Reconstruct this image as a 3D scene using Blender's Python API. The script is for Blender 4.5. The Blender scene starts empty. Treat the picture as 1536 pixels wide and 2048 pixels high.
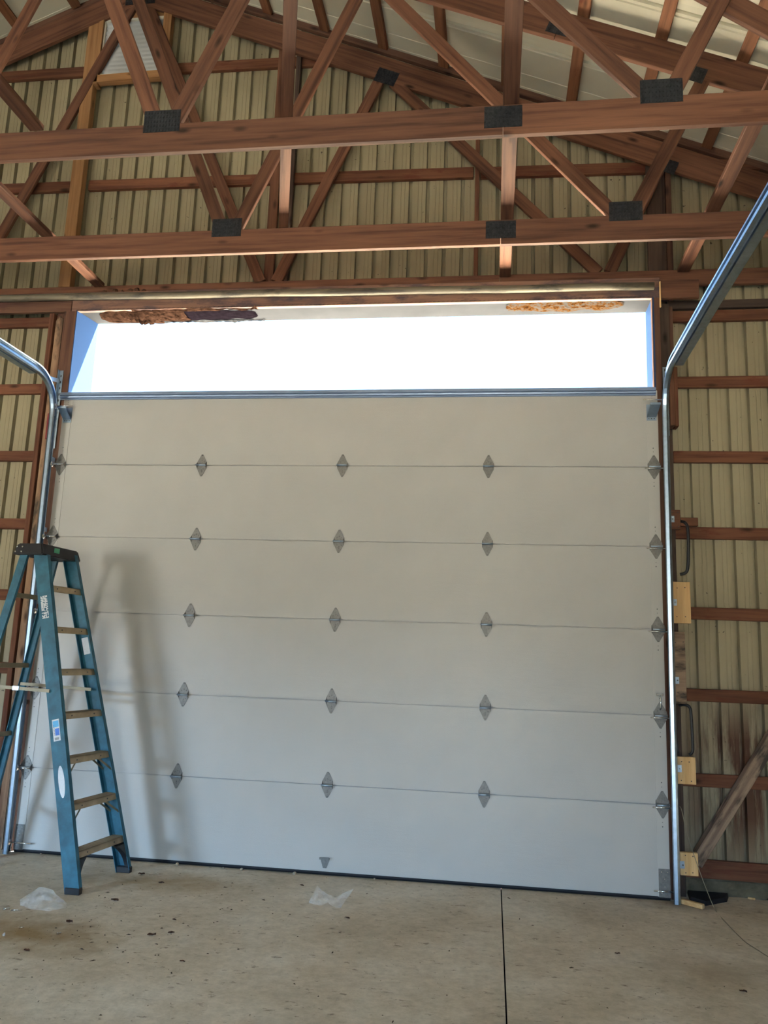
import bpy, bmesh, math, random
from mathutils import Vector, Matrix, noise
random.seed(7)
sc = bpy.context.scene
COL = sc.collection
V = Vector

# ------------------------------------------------------------------ camera
F_PX, CAM = 1600.0, (3.6365, -6.1143, 1.54356)
YAW, PIT, ROLL = -0.13823, 0.18171, 0.03712
fw = V((math.sin(YAW)*math.cos(PIT), math.cos(YAW)*math.cos(PIT), math.sin(PIT)))
r0 = V((math.cos(YAW), -math.sin(YAW), 0)); u0 = r0.cross(fw)
rt = r0*math.cos(ROLL) + u0*math.sin(ROLL); up = rt.cross(fw)
cd = bpy.data.cameras.new('camera'); cam = bpy.data.objects.new('camera', cd); COL.objects.link(cam)
cd.sensor_fit = 'VERTICAL'; cd.sensor_height = 24.0; cd.lens = F_PX/2048*24.0
cd.clip_start = 0.05; cd.clip_end = 400
cam.matrix_world = Matrix(((rt.x, up.x, -fw.x, CAM[0]), (rt.y, up.y, -fw.y, CAM[1]), (rt.z, up.z, -fw.z, CAM[2]), (0, 0, 0, 1)))
sc.camera = cam

# ------------------------------------------------------------------ sky, sun, exposure
w = bpy.data.worlds.new('sky'); sc.world = w; w.use_nodes = True
bg = w.node_tree.nodes['Background']
bg.inputs['Color'].default_value = (0.42, 0.68, 1.0, 1); bg.inputs['Strength'].default_value = 2.7
sd = bpy.data.lights.new('sun', 'SUN'); sd.energy = 265.0; sd.angle = 0.009; sd.color = (1.0, 0.97, 0.93)
sun = bpy.data.objects.new('sun', sd); COL.objects.link(sun)
sun.rotation_euler = V((0.9, 1.0, 3.0)).to_track_quat('Z', 'Y').to_euler()
# area lamps in and beyond the unseen back doorways, standing in for daylight
def doorway_light(name, loc, tilt, sx, sy, power, colr, spread):
    d = bpy.data.lights.new(name, 'AREA'); d.shape = 'RECTANGLE'; d.size = sx; d.size_y = sy
    d.energy = power; d.color = colr; d.spread = math.radians(spread)
    o = bpy.data.objects.new(name, d); COL.objects.link(o); o.location = loc; o.rotation_euler = (math.radians(90+tilt), 0, 0)
doorway_light('added_fill_beyond_doorway', (-10.5, -19.0, 5.4), -6, 7.5, 4.0, 7600, (0.42, 0.70, 1.0), 90)  # added lamp outside the left doorway, bluish fill for the lower door
doorway_light('doorway_daylight', (-5.1, -10.95, 1.6), 0, 2.1, 2.2, 92, (0.80, 0.90, 1.0), 140)
doorway_light('added_upward_fill', (-5.1, -10.9, 0.45), 62, 2.1, 0.8, 220, (1.0, 0.87, 0.60), 120)  # added warm lamp aimed upward, fill for roof and gable
doorway_light('added_floor_fill', (3.2, -10.95, 2.3), -56, 1.8, 1.6, 720, (0.50, 0.75, 1.0), 105)  # added lamp in the right doorway, bluish fill aimed at the floor
def portal(name, loc, rot, sx, sy):
    d = bpy.data.lights.new(name, 'AREA'); d.shape = 'RECTANGLE'; d.size = sx; d.size_y = sy
    d.cycles.is_portal = True
    o = bpy.data.objects.new(name, d); COL.objects.link(o); o.location = loc; o.rotation_euler = rot
vs = sc.view_settings
vs.view_transform = 'Standard'; vs.look = 'None'; vs.exposure = 0.1; vs.gamma = 1.0; vs.use_curve_mapping = False
cy = sc.cycles
cy.use_denoising = True; cy.max_bounces = 8; cy.diffuse_bounces = 5; cy.glossy_bounces = 4; cy.transparent_max_bounces = 12
cy.sample_clamp_indirect = 12.0; cy.caustics_reflective = False; cy.caustics_refractive = False

# ------------------------------------------------------------------ helpers
WM = {}
def place(o, W, parent):
    WM[o.name] = W
    if parent is not None:
        o.parent = parent; o.matrix_basis = WM[parent.name].inverted() @ W
    else:
        o.matrix_basis = W
    return o
def tag(o, label=None, cat=None, group=None, kind=None):
    if label: o['label'] = label
    if cat: o['category'] = cat
    if group: o['group'] = group
    if kind: o['kind'] = kind
    return o
def empty(name, loc, label=None, cat=None, group=None, kind=None, parent=None):
    o = bpy.data.objects.new(name, None); COL.objects.link(o); o.empty_display_size = 0.1
    place(o, Matrix.Translation(loc), parent)
    return tag(o, label, cat, group, kind)
def obj(name, me, mat, parent=None, W=None):
    o = bpy.data.objects.new(name, me); COL.objects.link(o)
    if mat is not None and len(me.materials) == 0: me.materials.append(mat)
    return place(o, W if W is not None else Matrix.Identity(4), parent)
def mesh(name, verts, faces, smooth=False):
    me = bpy.data.meshes.new(name); me.from_pydata([tuple(v) for v in verts], [], faces); me.update()
    if smooth:
        for p in me.polygons: p.use_smooth = True
    return me
def frm(bm, name, smooth=False):
    bmesh.ops.recalc_face_normals(bm, faces=bm.faces)
    me = bpy.data.meshes.new(name); bm.to_mesh(me); bm.free()
    if smooth:
        for p in me.polygons: p.use_smooth = True
    return me
def bx(bm, lo, hi, M=None):
    c = [V((x, y, z)) for x in (lo[0], hi[0]) for y in (lo[1], hi[1]) for z in (lo[2], hi[2])]
    if M is not None: c = [M @ v for v in c]
    v = [bm.verts.new(q) for q in c]
    for f in ((0, 1, 3, 2), (4, 6, 7, 5), (0, 4, 5, 1), (2, 3, 7, 6), (0, 2, 6, 4), (1, 5, 7, 3)):
        bm.faces.new([v[i] for i in f])
    return v
def box_mesh(name, lo, hi, bev=0.0):
    bm = bmesh.new(); bx(bm, lo, hi)
    if bev: bmesh.ops.bevel(bm, geom=list(bm.edges), offset=bev, segments=1, affect='EDGES')
    return frm(bm, name)
def box(name, lo, hi, mat, parent=None, bev=0.0):
    """box given in world coordinates; its origin sits at the box centre so grain follows each piece"""
    c = (V(lo)+V(hi))/2
    return obj(name, box_mesh(name, V(lo)-c, V(hi)-c, bev), mat, parent, Matrix.Translation(c))
def frame(d, side):
    d = d.normalized(); s = (side - d*side.dot(d)).normalized(); n = d.cross(s)
    return d, s, n
def board(name, p0, p1, wid, thk, mat, parent=None, side=(0, 1, 0), bev=0.003, warp=0.0):
    """sawn board from p0 to p1; 'side' is the direction of its thickness"""
    p0, p1 = V(p0), V(p1); L = (p1-p0).length
    d, s, n = frame(p1-p0, V(side))
    bm = bmesh.new(); bx(bm, (-L/2, -thk/2, -wid/2), (L/2, thk/2, wid/2))
    if bev: bmesh.ops.bevel(bm, geom=list(bm.edges), offset=bev, segments=1, affect='EDGES')
    c = (p0+p1)/2
    W = Matrix(((d.x, s.x, n.x, c.x), (d.y, s.y, n.y, c.y), (d.z, s.z, n.z, c.z), (0, 0, 0, 1)))
    return obj(name, frm(bm, name), mat, parent, W)
def add_tube(bm, pts, r, seg=8, cap=True):
    pts = [V(p) for p in pts]; rings = []
    t0 = (pts[1]-pts[0]).normalized(); a = t0.orthogonal().normalized()
    for i, p in enumerate(pts):
        t = ((pts[min(i+1, len(pts)-1)] - pts[max(i-1, 0)])).normalized()
        a = (a - t*a.dot(t)).normalized(); b = t.cross(a)
        rr = r[i] if isinstance(r, (list, tuple)) else r
        rings.append([bm.verts.new(p + (a*math.cos(k*2*math.pi/seg) + b*math.sin(k*2*math.pi/seg))*rr) for k in range(seg)])
    for A, B in zip(rings, rings[1:]):
        for k in range(seg): bm.faces.new((A[k], A[(k+1) % seg], B[(k+1) % seg], B[k]))
    if cap:
        bm.faces.new(rings[0][::-1]); bm.faces.new(rings[-1])
def tube(name, pts, r, mat, parent=None, seg=8, smooth=True):
    c = V(pts[0]); bm = bmesh.new(); add_tube(bm, [V(p)-c for p in pts], r, seg)
    return obj(name, frm(bm, name, smooth), mat, parent, Matrix.Translation(c))
def add_prism(bm, poly, h, M):
    """2-D polygon (x, z) extruded from y=0 to y=h, then moved by M"""
    A = [bm.verts.new(M @ V((x, 0, z))) for x, z in poly]; B = [bm.verts.new(M @ V((x, h, z))) for x, z in poly]
    n = len(poly); bm.faces.new(A); bm.faces.new(B[::-1])
    for i in range(n): bm.faces.new((A[i], B[i], B[(i+1) % n], A[(i+1) % n]))
I4 = Matrix.Identity(4)
T = Matrix.Translation

# ------------------------------------------------------------------ materials
def nt(name):
    m = bpy.data.materials.new(name); m.use_nodes = True
    n = m.node_tree; b = n.nodes['Principled BSDF']
    return m, n, b
def N(n, typ, **kw):
    q = n.nodes.new(typ)
    for k, v in kw.items():
        if k in q.inputs: q.inputs[k].default_value = v
        else: setattr(q, k, v)
    return q
def ramp(n, fac, stops):
    r = n.nodes.new('ShaderNodeValToRGB'); e = r.color_ramp.elements
    while len(e) > 1: e.remove(e[-1])
    e[0].position = stops[0][0]; e[0].color = stops[0][1]
    for p, c in stops[1:]:
        q = e.new(p); q.color = c
    n.links.new(fac, r.inputs['Fac']); return r
def c4(c): return (c[0], c[1], c[2], 1)
def mix(n, fac, a, b, blend='MIX'):
    q = n.nodes.new('ShaderNodeMix'); q.data_type = 'RGBA'; q.blend_type = blend
    for s, v in ((q.inputs[0], fac), (q.inputs[6], a), (q.inputs[7], b)):
        if hasattr(v, 'is_linked'): n.links.new(v, s)
        elif isinstance(v, (int, float)): s.default_value = v
        else: s.default_value = c4(v)
    return q.outputs[2]
def bump(n, b, h, strength, dist):
    q = n.nodes.new('ShaderNodeBump'); q.inputs['Strength'].default_value = strength; q.inputs['Distance'].default_value = dist
    n.links.new(h, q.inputs['Height']); n.links.new(q.outputs['Normal'], b.inputs['Normal'])
def coords(n, scale, rnd=True, off=(0, 0, 0)):
    t = n.nodes.new('ShaderNodeTexCoord'); m = n.nodes.new('ShaderNodeMapping'); m.inputs['Scale'].default_value = scale
    m.inputs['Location'].default_value = off
    src = t.outputs['Object']
    if rnd:
        oi = n.nodes.new('ShaderNodeObjectInfo'); ad = n.nodes.new('ShaderNodeVectorMath'); ad.operation = 'ADD'
        cx = n.nodes.new('ShaderNodeCombineXYZ'); mu = n.nodes.new('ShaderNodeMath'); mu.operation = 'MULTIPLY'; mu.inputs[1].default_value = 37.0
        n.links.new(oi.outputs['Random'], mu.inputs[0])
        for k in range(3): n.links.new(mu.outputs[0], cx.inputs[k])
        n.links.new(src, ad.inputs[0]); n.links.new(cx.outputs[0], ad.inputs[1]); src = ad.outputs[0]
    n.links.new(src, m.inputs['Vector']); return m.outputs['Vector']
def noise_n(n, vec, scale, detail=4, rough=0.55):
    q = N(n, 'ShaderNodeTexNoise', Scale=scale, Detail=detail, Roughness=rough); n.links.new(vec, q.inputs['Vector']); return q.outputs['Fac']
def wood(name, light, dark, stain=None, stain_amt=0.5, rough=0.75, long='x'):
    m, n, b = nt(name)
    s = {'x': (1.2, 26, 26), 'z': (26, 26, 1.2)}[long]
    g = noise_n(n, coords(n, s), 1.0, 6, 0.6)
    col = ramp(n, g, [(0.33, c4(dark)), (0.5, c4([(a*1.6+d)/2.6 for a, d in zip(light, dark)])), (0.66, c4(light))]).outputs[0]
    # knots
    vo = N(n, 'ShaderNodeTexVoronoi', Scale=1.0); n.links.new(coords(n, {'x': (2.6, 7, 7), 'z': (7, 7, 2.6)}[long]), vo.inputs['Vector'])
    kn = ramp(n, vo.outputs['Distance'], [(0.05, (1, 1, 1, 1)), (0.17, (0, 0, 0, 1))]).outputs[0]
    col = mix(n, kn, col, [d*0.35 for d in dark])
    oi = n.nodes.new('ShaderNodeObjectInfo')
    tint = ramp(n, oi.outputs['Random'], [(0, (0.82, 0.80, 0.78, 1)), (1, (1.12, 1.08, 1.02, 1))]).outputs[0]
    col = mix(n, 1.0, col, tint, 'MULTIPLY')
    if stain:
        st = noise_n(n, coords(n, (1.6, 5, 5) if long == 'x' else (5, 5, 1.6)), 1.6, 5, 0.65)
        k = ramp(n, st, [(0.62-stain_amt*0.2, (0, 0, 0, 1)), (0.70-stain_amt*0.12, (1, 1, 1, 1))]).outputs[0]
        col = mix(n, k, col, stain)
    n.links.new(col, b.inputs['Base Color']); b.inputs['Roughness'].default_value = rough
    b.inputs['Specular IOR Level'].default_value = 0.25
    bump(n, b, g, 0.35, 0.004)
    return m
def painted(name, colr, rough=0.5, var=0.06, scale=6.0, spec=0.4, metal=0.0, grain=None):
    m, n, b = nt(name)
    g = noise_n(n, coords(n, grain or (1, 1, 1)), scale, 4, 0.6)
    col = ramp(n, g, [(0.3, c4([c*(1-var) for c in colr])), (0.7, c4([min(1, c*(1+var)) for c in colr]))]).outputs[0]
    n.links.new(col, b.inputs['Base Color']); b.inputs['Roughness'].default_value = rough
    b.inputs['Metallic'].default_value = metal; b.inputs['Specular IOR Level'].default_value = spec
    return m
M = {}
M['truss'] = wood('truss_wood', (0.158, 0.073, 0.046), (0.062, 0.026, 0.018))
M['girt'] = wood('girt_wood', (0.160, 0.069, 0.041), (0.072, 0.027, 0.017), stain=(0.10, 0.03, 0.018), stain_amt=0.45)
M['purlin'] = wood('purlin_wood', (0.22, 0.100, 0.055), (0.12, 0.05, 0.027), stain=(0.13, 0.04, 0.02), stain_amt=0.25)
M['newer'] = wood('vent_frame_wood', (0.36, 0.20, 0.095), (0.20, 0.10, 0.045))
M['jamb'] = wood('jamb_wood', (0.125, 0.066, 0.047), (0.058, 0.027, 0.021), stain=(0.08, 0.035, 0.03), stain_amt=0.3)
M['dark'] = wood('dark_old_wood', (0.085, 0.060, 0.050), (0.035, 0.024, 0.022))
M['grey'] = wood('grey_weathered_wood', (0.36, 0.27, 0.20), (0.16, 0.11, 0.085), stain=(0.05, 0.04, 0.035), stain_amt=0.6)
M['fresh'] = wood('fresh_pine', (0.68, 0.48, 0.26), (0.50, 0.31, 0.14), long='z')
M['header'] = wood('smoky_header_wood', (0.27, 0.16, 0.12), (0.11, 0.065, 0.06), stain=(0.07, 0.05, 0.06), stain_amt=0.6)
M['step'] = painted('dusty_step_aluminium', (0.36, 0.29, 0.20), 0.6, 0.2, 9, 0.3, 0.15)
M['brace_al'] = painted('aluminium_brace', (0.24, 0.21, 0.15), 0.5, 0.12, 9, 0.4, 0.4)
M['blue'] = painted('blue_fibreglass', (0.022, 0.110, 0.175), 0.5, 0.28, 14, 0.3)
M['black'] = painted('black_plastic', (0.012, 0.013, 0.018), 0.5, 0.2, 12)
M['rubber'] = painted('black_rubber', (0.010, 0.011, 0.016), 0.6, 0.2, 12, 0.3)
M['galv'] = painted('galvanised_steel', (0.37, 0.48, 0.62), 0.34, 0.12, 30, 0.5, 1.0)
M['galv_dull'] = painted('dull_galvanised_hinge', (0.17, 0.168, 0.165), 0.5, 0.2, 60, 0.5, 0.55)
M['strut'] = painted('sky_tinted_strut_steel', (0.20, 0.27, 0.42), 0.42, 0.06, 8, 0.5, 0.5)  # blue tint in the steel colour stands for sky light on the strut
M['zinc'] = painted('bright_zinc', (0.75, 0.76, 0.76), 0.22, 0.08, 40, 0.5, 1.0)
M['plate'] = painted('blackened_gusset_steel', (0.022, 0.024, 0.030), 0.5, 0.5, 60, 0.3, 0.4)
M['rust_red'] = painted('red_paint', (0.16, 0.01, 0.02), 0.5)
M['white'] = painted('darkened_white_lining', (0.033, 0.035, 0.040), 0.7, 0.1, 4, 0.0)  # white lining, darkened in its colour to offset the strong outdoor light
M['jambtrim'] = painted('sky_tinted_jamb_trim', (0.013, 0.040, 0.118), 0.5, 0.04, 4, 0.2)  # blue of the sky light and darkening against glare put into the colour
M['rim'] = painted('vent_rim_white', (0.7, 0.68, 0.6), 0.5, 0.05, 4)
M['sticker'] = painted('white_sticker', (0.72, 0.72, 0.75), 0.5, 0.06, 60)
M['sticker_blue'] = painted('blue_sticker_print', (0.04, 0.16, 0.62), 0.5, 0.1, 40)
M['sticker_cyan'] = painted('cyan_sticker_print', (0.10, 0.42, 0.75), 0.5, 0.1, 40)
M['print'] = painted('black_print', (0.05, 0.05, 0.06), 0.6)
M['green'] = painted('green_sticker', (0.07, 0.33, 0.20), 0.5)
M['soil'] = painted('exterior_ground', (0.40, 0.36, 0.275), 0.9, 0.2, 2.5, 0.1)
M['tear'] = painted('rotten_brown_fibre', (0.016, 0.0085, 0.006), 0.9, 0.8, 22, 0.0)
M['cavity'] = painted('dark_cavity', (0.004, 0.003, 0.0045), 0.9, 0.4, 20, 0.0)
M['foam'] = painted('orange_foam', (0.045, 0.024, 0.008), 0.9, 0.7, 14, 0.0)
M['stone'] = painted('small_stone', (0.33, 0.27, 0.20), 0.9, 0.3, 30, 0.2)
M['leaf'] = painted('dry_leaf', (0.065, 0.032, 0.02), 0.8, 0.5, 40, 0.2)
M['hose'] = painted('black_hose', (0.012, 0.013, 0.016), 0.45, 0.1, 10)

def m_foam():
    m, n, b = nt('crumbling_orange_foam')
    g = noise_n(n, coords(n, (1, 1, 1), rnd=False), 26, 5, 0.7)
    col = ramp(n, g, [(0.36, (0.010, 0.004, 0.002, 1)), (0.46, (0.040, 0.018, 0.005, 1)), (0.56, (0.033, 0.031, 0.030, 1))]).outputs[0]
    n.links.new(col, b.inputs['Base Color']); b.inputs['Roughness'].default_value = 0.95; b.inputs['Specular IOR Level'].default_value = 0.0
    return m
M['foam'] = m_foam()
def m_panel():
    m, n, b = nt('khaki_steel_sheet')
    v = coords(n, (1, 1, 1), rnd=False)
    a = noise_n(n, v, 0.9, 4); g = noise_n(n, coords(n, (7, 7, 0.10), rnd=False), 1.0, 4, 0.6)
    col = ramp(n, a, [(0.3, (0.235, 0.205, 0.135, 1)), (0.7, (0.30, 0.265, 0.18, 1))]).outputs[0]
    gr = ramp(n, g, [(0.35, (0.78, 0.76, 0.70, 1)), (0.6, (1, 1, 1, 1))]).outputs[0]
    col = mix(n, 0.35, col, gr, 'MULTIPLY')
    # dark specks
    sp = noise_n(n, v, 26, 2); k = ramp(n, sp, [(0.73, (0, 0, 0, 1)), (0.77, (1, 1, 1, 1))]).outputs[0]
    col = mix(n, k, col, (0.06, 0.05, 0.035))
    # rust run under the fourth girt, right of the door
    sx = n.nodes.new('ShaderNodeSeparateXYZ'); n.links.new(v, sx.inputs[0])
    def band(o, a0, a1, b1, b0):
        q = ramp(n, o, [(0, (0, 0, 0, 1)), (1, (1, 1, 1, 1))]); return q
    def mr(o, lo, hi):
        q = n.nodes.new('ShaderNodeMapRange'); q.clamp = True
        q.inputs[1].default_value = lo; q.inputs[2].default_value = hi
        n.links.new(o, q.inputs[0]); return q.outputs[0]
    def mul(x, y):
        q = n.nodes.new('ShaderNodeMath'); q.operation = 'MULTIPLY'; n.links.new(x, q.inputs[0]); n.links.new(y, q.inputs[1]); return q.outputs[0]
    box_x = mul(mr(sx.outputs['X'], 4.9, 5.25), mr(sx.outputs['X'], 5.95, 5.6))
    box_z = mul(mr(sx.outputs['Z'], 0.0, 0.5), mr(sx.outputs['Z'], 1.42, 1.05))
    r = noise_n(n, coords(n, (9, 9, 1.1), rnd=False, off=(3, 0, 1)), 1.0, 5, 0.7)
    rk = ramp(n, r, [(0.40, (0, 0, 0, 1)), (0.56, (1, 1, 1, 1))]).outputs[0]
    rm = mul(mul(box_x, box_z), rk)
    col = mix(n, rm, col, (0.075, 0.03, 0.014))
    n.links.new(col, b.inputs['Base Color']); b.inputs['Roughness'].default_value = 0.5; b.inputs['Specular IOR Level'].default_value = 0.35
    return m
M['panel'] = m_panel()
M['roof'] = painted('off_white_roof_sheet', (0.66, 0.63, 0.51), 0.42, 0.08, 1.2, 0.5)

def m_door():
    m, n, b = nt('white_embossed_door_steel')
    v = coords(n, (1, 1, 1), rnd=False)
    a = noise_n(n, v, 1.3, 3)
    col = ramp(n, a, [(0.3, (0.415, 0.415, 0.415, 1)), (0.7, (0.46, 0.46, 0.46, 1))]).outputs[0]
    n.links.new(col, b.inputs['Base Color'])
    s = noise_n(n, coords(n, (10, 10, 90), rnd=False), 1.0, 4, 0.7)
    rg = ramp(n, s, [(0.35, (0.30, 0.30, 0.30, 1)), (0.65, (0.46, 0.46, 0.46, 1))]).outputs[0]
    n.links.new(rg, b.inputs['Roughness']); b.inputs['Specular IOR Level'].default_value = 0.45
    bw = n.nodes.new('ShaderNodeMath'); bw.operation = 'ADD'
    n.links.new(noise_n(n, v, 160, 2), bw.inputs[0]); n.links.new(noise_n(n, coords(n, (6, 6, 40), rnd=False), 1.0, 3), bw.inputs[1])
    bump(n, b, bw.outputs[0], 0.38, 0.002)
    return m
M['door'] = m_door()
M['stile'] = painted('white_end_stile', (0.46, 0.46, 0.455), 0.38, 0.03, 3, 0.5)

def m_concrete():
    m, n, b = nt('stained_concrete')
    v = coords(n, (1, 1, 1), rnd=False)
    a = noise_n(n, v, 1.1, 6, 0.62); f = noise_n(n, v, 22, 5, 0.65); d = noise_n(n, coords(n, (5, 9, 5), rnd=False), 3.0, 5, 0.7)
    col = ramp(n, a, [(0.32, (0.42, 0.345, 0.25, 1)), (0.5, (0.55, 0.465, 0.355, 1)), (0.7, (0.66, 0.59, 0.49, 1))]).outputs[0]
    fr = ramp(n, f, [(0.3, (0.80, 0.79, 0.77, 1)), (0.65, (1.06, 1.06, 1.06, 1))]).outputs[0]
    col = mix(n, 1.0, col, fr, 'MULTIPLY')
    k = ramp(n, d, [(0.60, (0, 0, 0, 1)), (0.70, (1, 1, 1, 1))]).outputs[0]
    col = mix(n, k, col, (0.19, 0.145, 0.10))
    def blob(cx, cy, rx, ry, colr, amt):
        mp = n.nodes.new('ShaderNodeMapping'); mp.inputs['Location'].default_value = (-cx/rx, -cy/ry, 0); mp.inputs['Scale'].default_value = (1/rx, 1/ry, 0)
        n.links.new(v, mp.inputs['Vector'])
        ln = n.nodes.new('ShaderNodeVectorMath'); ln.operation = 'LENGTH'; n.links.new(mp.outputs[0], ln.inputs[0])
        ad = n.nodes.new('ShaderNodeMath'); ad.operation = 'MULTIPLY_ADD'; ad.inputs[1].default_value = 1.6; n.links.new(noise_n(n, v, 5, 5, 0.65), ad.inputs[0]); n.links.new(ln.outputs['Value'], ad.inputs[2])
        kk = ramp(n, ad.outputs[0], [(0.45, c4((amt,)*3)), (1.0, (0, 0, 0, 1))])
        sc_ = n.nodes.new('ShaderNodeMath'); sc_.operation = 'MULTIPLY'; sc_.inputs[1].default_value = 0.55; n.links.new(ad.outputs[0], sc_.inputs[0]); n.links.new(sc_.outputs[0], kk.inputs['Fac'])
        return kk.outputs[0], colr
    for args in ((1.05, -1.62, 0.75, 0.35, (0.24, 0.15, 0.055), 0.95), (1.35, -0.45, 0.8, 0.3, (0.27, 0.18, 0.075), 0.75), (4.95, -0.05, 0.5, 0.2, (0.15, 0.11, 0.08), 0.7), (4.85, -1.3, 0.5, 0.35, (0.20, 0.16, 0.11), 0.5)):
        k2, cc = blob(*args); col = mix(n, k2, col, cc)
    n.links.new(col, b.inputs['Base Color']); b.inputs['Roughness'].default_value = 0.62; b.inputs['Specular IOR Level'].default_value = 0.35
    bump(n, b, f, 0.35, 0.006)
    return m
M['concrete'] = m_concrete()
M['foundation'] = painted('rough_foundation', (0.10, 0.09, 0.065), 0.9, 0.5, 7, 0.1)
def m_bag():
    m, n, b = nt('clear_plastic_film')
    b.inputs['Base Color'].default_value = (0.85, 0.85, 0.86, 1); b.inputs['Roughness'].default_value = 0.09
    b.inputs['Specular IOR Level'].default_value = 0.8
    fa = noise_n(n, coords(n, (1, 1, 1)), 18, 3); r = ramp(n, fa, [(0.35, (0.05,)*3+(1,)), (0.65, (0.30,)*3+(1,))])
    n.links.new(r.outputs[0], b.inputs['Alpha'])
    return m
M['bag'] = m_bag()
def m_louver():
    m, n, b = nt('white_louver_plastic'); b.inputs['Base Color'].default_value = (0.36, 0.38, 0.40, 1); b.inputs['Roughness'].default_value = 0.4
    return m
M['louver'] = m_louver()
M['frostpipe'] = wood('weathered_tube_zinc', (0.17, 0.155, 0.12), (0.045, 0.04, 0.035), stain=(0.03, 0.028, 0.026), stain_amt=0.5, rough=0.45)

# ------------------------------------------------------------------ building dimensions
ZF = -0.025                      # slab top
XL, XR, YB, YW = -7.45, 7.89, -11.0, 0.285
RX, SL, ZR = 0.22, 0.4155, 8.0   # ridge x, roof slope, purlin underside at ridge
def roofz(x): return ZR - SL*abs(x-RX)
OX0, OX1, OZ = 0.02, 4.862, 4.45 # opening in the front wall

# floor: two slabs with a control joint
fl = empty('floor', (2.4, -4, ZF), kind='structure')
JX = 3.722
def slab(x0, x1):
    c = V(((x0+x1)/2, (YB+0.25)/2, ZF-0.08))
    bm = bmesh.new(); bx(bm, V((x0, YB, ZF-0.16))-c, V((x1, 0.25, ZF))-c)
    me = frm(bm, 'slab'); me.materials.append(M['concrete'])
    for vtx in me.vertices: vtx.co += c
    obj('slab', me, None, fl)
slab(XL, JX-0.004); slab(JX+0.004, XR)
box('joint_base', (JX-0.02, YB, ZF-0.2), (JX+0.02, 0.25, ZF-0.015), M['cavity'], fl)
gd = obj('ground', mesh('ground', [(-70, -90, -0.17), (75, -90, -0.17), (75, 90, -0.17), (-70, 90, -0.17)], [(0, 1, 2, 3)]), M['soil']); tag(gd, kind='structure')

# ribbed steel sheets
PITCH = 0.1524
PROF = [(0, 0), (0.048, 0), (0.051, 0.0025), (0.055, 0.0025), (0.058, 0), (0.082, 0), (0.085, 0.0025), (0.089, 0.0025), (0.092, 0), (0.118, 0), (0.123, 0.040), (0.147, 0.040), (0.1524, 0)]
def ribbed_cols(a, b):
    """rib columns between a and b: list of (position, depth)"""
    out = []
    k0 = math.floor(a/PITCH)-1
    pts = []
    k = k0
    while k*PITCH < b+PITCH:
        pts += [(k*PITCH+p, d) for p, d in PROF[:-1]]; k += 1
    def dep(x):
        for (p, d), (q, e) in zip(pts, pts[1:]):
            if p <= x <= q: return d+(e-d)*(x-p)/max(q-p, 1e-9)
        return 0
    out = [(a, dep(a))] + [(p, d) for p, d in pts if a+1e-5 < p < b-1e-5] + [(b, dep(b))]
    return out
def sheet_wall(parent, a, b, zlo, zhi, place_fn, mat, name='steel_panel'):
    cols = ribbed_cols(a, b); vs_, fs = [], []
    for i, (p, d) in enumerate(cols):
        vs_ += [place_fn(p, d, zlo), place_fn(p, d, zhi(p))]
        if i: fs.append((2*i-2, 2*i, 2*i+1, 2*i-1))
    n0 = len(vs_); 
    me = mesh(name, vs_, fs); obj(name, me, mat, parent)
wf = empty('wall_front', (2.4, YW, 0), kind='structure')
SHEET = PITCH*6
def front(p, d, z): return (p, YW+d, z)
edges = []
k = math.floor(XL/SHEET)
while k*SHEET < XR:
    a, b = max(XL, k*SHEET), min(XR, (k+1)*SHEET)
    cuts = [a]+[c for c in (OX0-0.03, OX1+0.03, RX) if a < c < b]+[b]
    for c0, c1 in zip(cuts, cuts[1:]):
        mid = (c0+c1)/2
        zlo = OZ+0.02 if OX0-0.03 < mid < OX1+0.03 else 0.06
        sheet_wall(wf, c0, c1, zlo, lambda x: roofz(x)+0.0445, front, M['panel'])
    k += 1
# foundation strip under the sheets
for x0, x1 in ((XL, OX0-0.05), (OX1+0.07, XR)):
    bm = bmesh.new(); n_ = int((x1-x0)/0.12)
    g = [[bm.verts.new((x0+(x1-x0)*i/n_, 0.235+0.03*noise.noise((i*0.7, j*2.1, x0)) , ZF-0.05+0.15*j/3)) for j in range(4)] for i in range(n_+1)]
    for i in range(n_):
        for j in range(3): bm.faces.new((g[i][j], g[i+1][j], g[i+1][j+1], g[i][j+1]))
    bx(bm, (x0, 0.262, -0.17), (x1, 0.34, 0.10))
    obj('foundation', frm(bm, 'foundation'), M['foundation'], wf)
# girts (horizontal rails) both sides of the door, skirt boards, gable girts
GY = 0.262
for z in (0.76, 1.365, 1.972, 2.592, 3.192, 3.808, 4.372):
    board('girt', (5.02+random.uniform(0, .04), GY, z+random.uniform(-.004, .004)), (XR-0.05, GY, z+random.uniform(-.01, .01)), 0.092, 0.040, M['girt'], wf)
for z in (0.755, 1.355, 1.967, 2.582, 3.187, 3.806, 4.440):
    board('girt', (XL+0.05, GY, z+random.uniform(-.01, .01)), (-0.215, GY, z), 0.092, 0.040, M['girt'], wf)
board('skirt_board', (5.02, 0.255, 0.150), (XR-0.05, 0.255, 0.125), 0.125, 0.04, M['girt'], wf)
board('skirt_board', (XL+0.05, 0.255, 0.13), (-0.22, 0.255, 0.14), 0.125, 0.04, M['girt'], wf)
for (xa, za, xb, zb) in ((XL+2.4, 5.83, -0.30, 5.795), (-0.15, 5.795, 1.61, 5.775), (1.71, 5.775, 3.43, 5.75), (3.49, 5.745, 5.02, 5.72), (5.08, 5.72, 5.9, 5.71), (-1.9, 7.02, -0.30, 7.015), (0.56, 6.985, 1.61, 6.97), (1.71, 6.97, 2.25, 6.955)):
    board('girt', (xa, GY, za), (xb, GY, zb), 0.10, 0.040, M['girt'], wf)
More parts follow.
